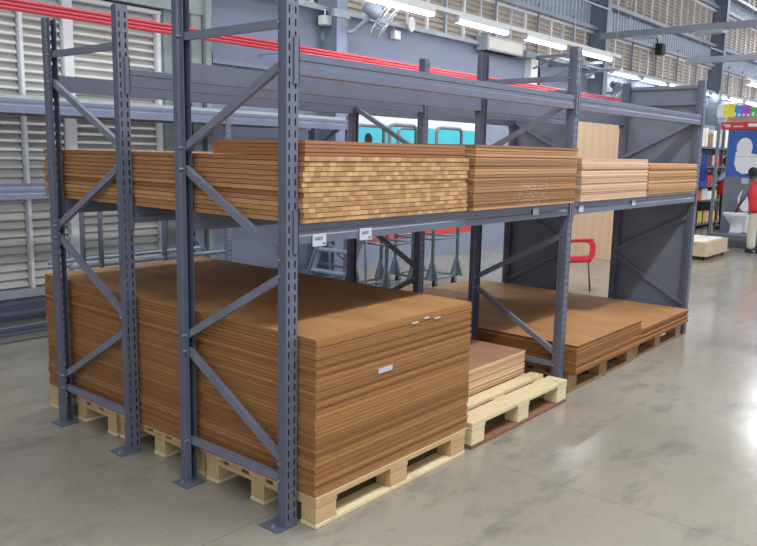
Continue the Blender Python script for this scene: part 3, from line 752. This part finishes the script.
# ------------------------------------------------------------ low flatbed trolley with panel packs
t = thing('flatbed_trolley', 'low flatbed trolley on small casters right of the end frame', 'trolley', (11.0, 1.58, 0))
bm = B(); box(bm, (-.02, -.02, .065), (1.27, .72, .085)); make('deck', bm, PK, t)
for a, b in ((.1, .06), (1.15, .06), (.1, .64), (1.15, .64)):
    bm = B(); tube(bm, [(a, b-.015, .03), (a, b+.015, .03)], .029, 12); box(bm, (a-.02, b-.02, .05), (a+.02, b+.02, .064)); make('caster', bm, MT['dark'], t)
for i in range(7):
    o = bx('panel_pack', (0, 0, 0), (.172, .66, .212), PK, bevel=.003); o.location = (11.0+i*.178, 1.585, .0855)
    tag(o, 'pale wood-grain panel pack on the flatbed trolley, %s' % ('nearest end of the row' if i == 0 else 'far end of the row' if i == 6 else 'in the middle of the row'), 'pack', 'panel packs on the flatbed trolley')
for i in range(2):
    o = bx('white_panel', (0, 0, 0), (1.1, .26, .012), MT['cartonw']); o.location = (11.08, 1.66+.29*i, .298)
    tag(o, 'long white panel lying on the panel packs, %s one' % ('front' if i == 0 else 'rear'), 'panel', 'white panels on the packs')

# ------------------------------------------------------------ toilet display
pl = thing('display_plinth', 'dark grey two-step plinth carrying the display toilet', 'plinth', (13.4, .3, 0))
bm = B(); box(bm, (0, 0, 0), (1.1, 2.0, .12)); make('lower_step', bm, MT['plinth'], pl, bevel=.005)
bm = B(); box(bm, (.16, 0, .1205), (1.1, 1.98, .23)); make('upper_step', bm, MT['greyboard'], pl, bevel=.005)
db = thing('display_board', 'tall display wall with a blue toilet poster under a coloured sign', 'display', (14.55, 0, 0))
YB0, YB1 = .1, 2.42
bm = B(); box(bm, (0, YB0, 0), (.08, YB1-.02, 2.3)); make('backboard', bm, MT['greyboard'], db)
bm = B(); box(bm, (-.008, YB0, 1.34), (-.0005, YB1-.05, 2.26)); ps = make('poster', bm, MT['blueprint'], db)
bm = B()
def yz_poly(bm, pts, x0, x1): loft(bm, [[(x, y, z) for y, z in pts] for x in (x0, x1)])
yz_poly(bm, [(2.06+.15*math.cos(2*PI*k/24), 1.93+.2*math.sin(2*PI*k/24)) for k in range(24)], -.0105, -.0085)
yz_poly(bm, [(y_+.2, z_) for y_, z_ in ((2.02, 1.84), (1.72, 1.82), (1.55, 1.77), (1.38, 1.75), (1.36, 1.68), (1.45, 1.58), (1.66, 1.5), (1.72, 1.42), (1.86, 1.40), (1.98, 1.47), (2.03, 1.6))], -.0125, -.0106)
make('toilet_print', bm, MT['banner_white'], ps)
bm = B(); box(bm, (-.0008-.012, 1.56, 1.745), (-.0127, 2.2, 1.752)); make('print_line', bm, MT['ink'], ps)
bx('notice', (-.006, 1.93, 1.2), (-.0005, 2.06, 1.32), MT['paper'], db, 'small white notice on the grey board')
bm = B(); box(bm, (-.05, YB0, 2.302), (.1, YB1+.12, 2.44)); rb = make('red_fascia', bm, MT['signred'], db)
bm = B(); box(bm, (-.056, YB0, 2.35), (-.051, 2.02, 2.41)); box(bm, (-.056, 2.12, 2.345), (-.051, 2.3, 2.36)); box(bm, (-.056, 2.36, 2.37), (-.051, 2.5, 2.39)); box(bm, (-.056, 2.36, 2.34), (-.051, 2.46, 2.355)); make('fascia_writing', bm, MT['white'], rb)
bx('timber_rail', (-.04, YB0, 2.4405), (.1, YB1+.02, 2.54), MT['timber'], db)
y = 2.66
for mname, wd in (('white', .13), ('yellow', .21), ('blue', .14), ('purple', .16), ('green', .13), ('orange', .18), ('blue', .2), ('yellow', .2), ('purple', .2)):
    bm = B(); box(bm, (0, max(y-wd, .1), 2.5405), (.05, y, 2.545+(.26 if mname in ('white', 'yellow') else .23 if mname != 'green' else .18))); make('sign_block', bm, MT[mname], db, mname+' block of the sign'); y -= wd
    if y < .12: break
bm = B()
yy = 2.32
for i, wd in enumerate((.03, .05, .04, .05, .05, .03, .05, .05, .04, .05)):
    box(bm, (-.004, yy-wd, 2.56), (-.0005, yy, 2.56+(.075 if i in (0, 4, 8) else .05))); yy -= wd+.04
make('sign_lettering', bm, MT['white'], db)

# toilet
to = thing('display_toilet', 'white display toilet with raised lid on the grey plinth', 'toilet', (14.0, 1.93, .2305), math.radians(-25))
def ell(cx, cy, rx, ry, z, n=24, back=.0):
    return [(cx+rx*math.cos(2*PI*k/n)*(1.0 if math.cos(2*PI*k/n) < 0 else .85), cy+ry*math.sin(2*PI*k/n), z) for k in range(n)]
bm = B(); loft(bm, [ell(0, 0, .17, .11, 0), ell(0, 0, .16, .1, .06), ell(0, 0, .15, .1, .18), ell(-.03, 0, .22, .15, .28), ell(-.05, 0, .27, .19, .36), ell(-.05, 0, .28, .2, .39)]); make('bowl', bm, MT['porcelain'], to, smooth=True)
bm = B(); loft(bm, [ell(-.05, 0, .285, .2, .392), ell(-.05, 0, .29, .205, .405), ell(-.05, 0, .28, .195, .418)]); make('seat', bm, MT['porcelain'], to, smooth=True)
bm = B(); loft(bm, [[(.2+.0*k+x, .2*math.cos(2*PI*k/24), .66+.235*math.sin(2*PI*k/24)) for k in range(24)] for x in (0, .02)]); make('lid', bm, MT['porcelain'], to, smooth=False, bevel=.006)
bm = B(); box(bm, (.1, -.13, .0), (.24, .13, .38)); make('pedestal_back', bm, MT['porcelain'], to, bevel=.03)

# ------------------------------------------------------------ shop shelving beyond
sh = thing('shop_shelving', 'grey shop shelving packed with goods along the wall at right', 'shelving', (14.9, 3.6, 0))
SX = 7.2
for x in (0, 1.75, 3.6, 5.4, SX):
    bm = B(); box(bm, (x-.03, 0, 0), (x+.03, .05, 2.6)); box(bm, (x-.03, .7, 0), (x+.03, .75, 2.6)); make('post', bm, MT['steel'], sh)
LV = [.12, .68, 1.05, 1.52, 1.98]
for z in LV:
    bm = B(); box(bm, (-.03, -.012, z-.05), (SX+.03, .76, z)); make('shelf', bm, MT['steel'], sh)
bm = B(); box(bm, (-.03, .77, 0), (SX+.03, .79, 2.6)); make('back_sheet', bm, MT['column'], sh)
PAL = {'white': (238, 236, 230), 'red': (200, 52, 56), 'yellow': (222, 190, 70), 'dark': (60, 56, 66), 'orange': (222, 120, 60), 'brown': (160, 116, 84), 'pink': (226, 160, 150)}
PM = {k_: plain(k_+'_packaging', v, .6) for k_, v in PAL.items()}
rnd = random.Random(3)
meshes = {}
def pack(colr, wd, dp, ht, loc, lab):
    key = (colr, wd, dp, ht)
    bm = B(); box(bm, (0, 0, 0), (wd, dp, ht)); o = make('goods_box', bm, PM[colr], bevel=.006); o.location = loc
    tag(o, lab, 'box', 'boxed goods on the shop shelving')
    return o
lvn = ['bottom', 'second', 'third', 'fourth', 'top']
for li, z in enumerate(LV):
    x = 1.9
    while x < 5.6:
        wd = rnd.choice((.2, .26, .34, .42)); ht = rnd.uniform(.2, .29) if li < 4 else rnd.uniform(.3, .46)
        pal = {0: ('white', 'pink', 'yellow', 'yellow'), 1: ('red', 'white', 'yellow', 'yellow', 'orange'), 2: ('red', 'dark', 'white'), 3: ('white', 'red', 'pink', 'dark'), 4: ('white', 'white', 'white', 'brown')}[li]
        cc = rnd.choice(pal)
        if abs(x-3.42) < .0: x += .2
        pack(cc, round(wd, 2), .5, round(ht, 2), (14.9+x, 3.66, z+.001), '%s goods box on the %s shelf of the shop shelving' % (cc, lvn[li]))
        x += wd+.03
for i in range(4):
    t = thing('broom', 'blue-handled broom hanging in front of the shop shelving', 'broom', (16.75+i*.12, 3.568, 1.02), 0, 'blue brooms on the shop shelving')
    bm = B(); tube(bm, [(0, 0, 0), (0, 0, .78)], .018, 6); make('handle', bm, MT['bluepole'], t)
    bm = B(); box(bm, (-.05, -.03, .0), (.05, .018, .14)); make('brush_head', bm, MT['bluepole'], t)
t = thing('aisle_post', 'tall thin grey post standing alone left of the toilet display', 'post', (15.6, 2.9, 0))
bm = B(); box(bm, (-.03, -.03, .004), (.03, .03, 2.45)); make('shaft', bm, MT['cart'], t); bx('foot_plate', (-.08, -.08, .0005), (.08, .08, .0035), MT['steel'], t)
t = thing('shop_bin', 'dark basket of packed goods standing by the end of the shelving', 'basket', (16.2, 3.2, 0))
bm = B(); loft(bm, [[(x*s, y*s, z) for x, y in ((-.3, -.2), (.3, -.2), (.3, .2), (-.3, .2))] for s, z in ((.85, .52), (1, .72))]); make('basket', bm, MT['dark'], t)
for q in ((-.22, -.14), (.22, -.14), (-.22, .14), (.22, .14)):
    bm = B(); tube(bm, [(q[0], q[1], 0), (q[0], q[1], .52)], .012, 6); make('leg', bm, MT['dark'], t)

# ------------------------------------------------------------ people
def skin(name, verts, edges, radii, mat, parent=None, sub=2, root=0, label=None):
    me = bpy.data.meshes.new(name); me.from_pydata([tuple(v) for v in verts], edges, []); me.materials.append(mat)
    o = bpy.data.objects.new(name, me); C.objects.link(o)
    if parent: o.parent = parent
    sk = o.modifiers.new('skin', 'SKIN'); sk.use_smooth_shade = True; sk.branch_smoothing = .4
    for i, r in enumerate(radii):
        r = r if isinstance(r, tuple) else (r, r)
        me.skin_vertices[0].data[i].radius = r; me.skin_vertices[0].data[i].use_root = (i == root)
    s = o.modifiers.new('sub', 'SUBSURF'); s.levels = sub; s.render_levels = sub
    if label: o['label'] = label
    return o
def person(label, loc, rz, Lh, Rh, mats, lean=.0, scl=1.0):
    """facing +X; left hand side is +Y. Lh/Rh: (elbow, wrist)"""
    p = thing('person', label, 'person', loc, rz)
    sk_, vest, shirt, trou, hair = mats
    ln = lambda z: lean*max(0, z-.9)
    V = [(0, 0, .92), (ln(1.1), 0, 1.1), (ln(1.3), 0, 1.3), (ln(1.42), 0, 1.42), (ln(1.48)+.01, 0, 1.49), (ln(1.55)+.03, 0, 1.55),   # 0-5 pelvis..neck
         (0, .09, .86), (.02, .10, .48), (0, .10, .09), (0, -.09, .86), (-.01, -.11, .48), (-.03, -.12, .09),
         (ln(1.4), .17, 1.38), Lh[0], Lh[1], (ln(1.4), -.17, 1.38), Rh[0], Rh[1]]
    E = [(0, 1), (1, 2), (2, 3), (3, 4), (4, 5), (0, 6), (6, 7), (7, 8), (0, 9), (9, 10), (10, 11), (3, 12), (12, 13), (13, 14), (3, 15), (15, 16), (16, 17)]
    R = [(.13, .11), (.12, .10), (.13, .1), (.1, .08), .05, .048, .085, .055, .038, .085, .055, .038, .055, .04, .025, .055, .04, .025]
    skin('body', V, E, R, mats[0], p, 2)
    # trousers, vest, sleeves as clothes over the body
    skin('trousers', [(0, 0, .93), (0, .09, .86), (.02, .105, .48), (-.01, .11, .07), (0, -.09, .86), (-.01, -.115, .48), (-.035, -.13, .07), (0, 0, 1.0)],
         [(0, 1), (1, 2), (2, 3), (0, 4), (4, 5), (5, 6), (0, 7)], [(.18, .155), .12, .1, .088, .12, .1, .088, (.16, .14)], trou, p, 2)
    skin('vest', [(0, 0, .80), (0, 0, .95), (ln(1.15), 0, 1.15), (ln(1.32), 0, 1.32), (ln(1.43), 0, 1.44), (ln(1.4), .1, 1.41), (ln(1.4), -.1, 1.41)],
         [(0, 1), (1, 2), (2, 3), (3, 4), (3, 5), (3, 6)], [(.235, .2), (.225, .195), (.215, .18), (.215, .165), (.1, .08), .1, .1], vest, p, 2, 3)
    for sh_, (el, wr_), y in (((ln(1.4), .15, 1.39), Lh, 1), ((ln(1.4), -.15, 1.39), Rh, -1)):
        el, wr_ = Vector(el), Vector(wr_); mid = el.lerp(wr_, .25)
        skin('sleeve', [sh_, Vector(sh_).lerp(el, .5), el, mid], [(0, 1), (1, 2), (2, 3)], [.078, .066, .056, .05], shirt, p, 2)
        # hand: palm and five bent fingers
        d = (wr_-el).normalized(); s, u = frame_of(d)
        bmv = [wr_, wr_+d*.05, wr_+d*.085]; 
        vs = list(bmv); es = [(0, 1), (1, 2)]; rs = [(.022, .022), (.034, .016), (.036, .014)]
        for k_, (off, lg) in enumerate(((-.027, .055), (-.009, .066), (.009, .062), (.027, .05))):
            b0 = len(vs); base = wr_+d*.085+s*off
            vs += [base+d*.02, base+d*(.02+lg*.5)+u*-.008, base+d*(.02+lg)+u*-.024]; es += [(2, b0), (b0, b0+1), (b0+1, b0+2)]; rs += [.0095, .009, .0075]
        b0 = len(vs); vs += [wr_+d*.035+s*.04*y, wr_+d*.065+s*.058*y-u*.012]; es += [(1, b0), (b0, b0+1)]; rs += [.011, .009]
        skin('hand', vs, es, rs, mats[0], p, 1)
    # head
    hx, hz = ln(1.62)+.045, 1.635
    bm = B(); bmesh.ops.create_uvsphere(bm, u_segments=20, v_segments=14, radius=1)
    for v in bm.verts:
        x, y, z = v.co; k_ = 1-.22*max(0, -z)**1.5
        v.co = (x*.095*(k_ if x > 0 else 1)+hx, y*.075*k_+0, z*.118+hz)
    hd = make('head', bm, mats[0], p, smooth=True)
    bm = B(); loft(bm, [[(hx+.088, -.012, hz-.03), (hx+.088, .012, hz-.03), (hx+.09, 0, hz+.02)], [(hx+.112, -.006, hz-.028), (hx+.112, .006, hz-.028), (hx+.1, 0, hz-.0)]]); make('nose', bm, mats[0], hd, smooth=True)
    bm = B()
    for sy in (-1, 1): bmesh.ops.create_uvsphere(bm, u_segments=8, v_segments=6, radius=.011, matrix=Matrix.Translation((hx+.083, sy*.03, hz+.012)))
    make('eye', bm, MT['cartonw'], hd)
    bm = B(); box(bm, (hx+.07, -.022, hz-.062), (hx+.088, .022, hz-.054)); make('mouth', bm, MT['hair'], hd)
    for sy in (-1, 1):
        bm = B(); bmesh.ops.create_uvsphere(bm, u_segments=10, v_segments=8, radius=.03, matrix=Matrix.Translation((hx-.005, sy*.076, hz-.008)) @ Matrix.Diagonal((.6, .3, 1, 1))); make('ear', bm, mats[0], hd, smooth=True)
    bm = B(); bmesh.ops.create_uvsphere(bm, u_segments=20, v_segments=14, radius=1)
    for v in bm.verts:
        x, y, z = v.co; v.co = (x*.1+hx-.014, y*.087, max(z, -.45+(.7 if x > .35 else 0))*.122+hz+.014)
    make('hair', bm, hair, p, smooth=True)
    for sy, x in ((1, 0), (-1, -.03)):
        bm = B(); bmesh.ops.create_uvsphere(bm, u_segments=14, v_segments=10, radius=1)
        for v in bm.verts:
            a, b, c_ = v.co; v.co = (a*.13+x+.05, b*.045+sy*.11, max(c_, -.55)*.065+.037)
        make('shoe', bm, MT['shoe'], p, smooth=True)
    p.scale = (scl,)*3
    return p
person('person seen from behind in a red vest, reaching toward the display toilet', (12.86, 1.27, 0), math.radians(48),
       ((.2, .26, 1.12), (.42, .2, .92)), ((.05, -.27, 1.14), (.2, -.26, .95)), (MT['skin'], MT['vest'], MT['shirt'], MT['trouser'], MT['hair']), .42, .88)
person('far person in a red vest over a light blue shirt, beside the shop shelving', (17.3, 3.12, 0), math.radians(100),
       ((.15, .24, 1.2), (.34, .2, 1.35)), ((.15, -.24, 1.2), (.34, -.18, 1.36)), (MT['skin'], MT['vest'], MT['shirt2'], MT['trouser2'], MT['hair']))
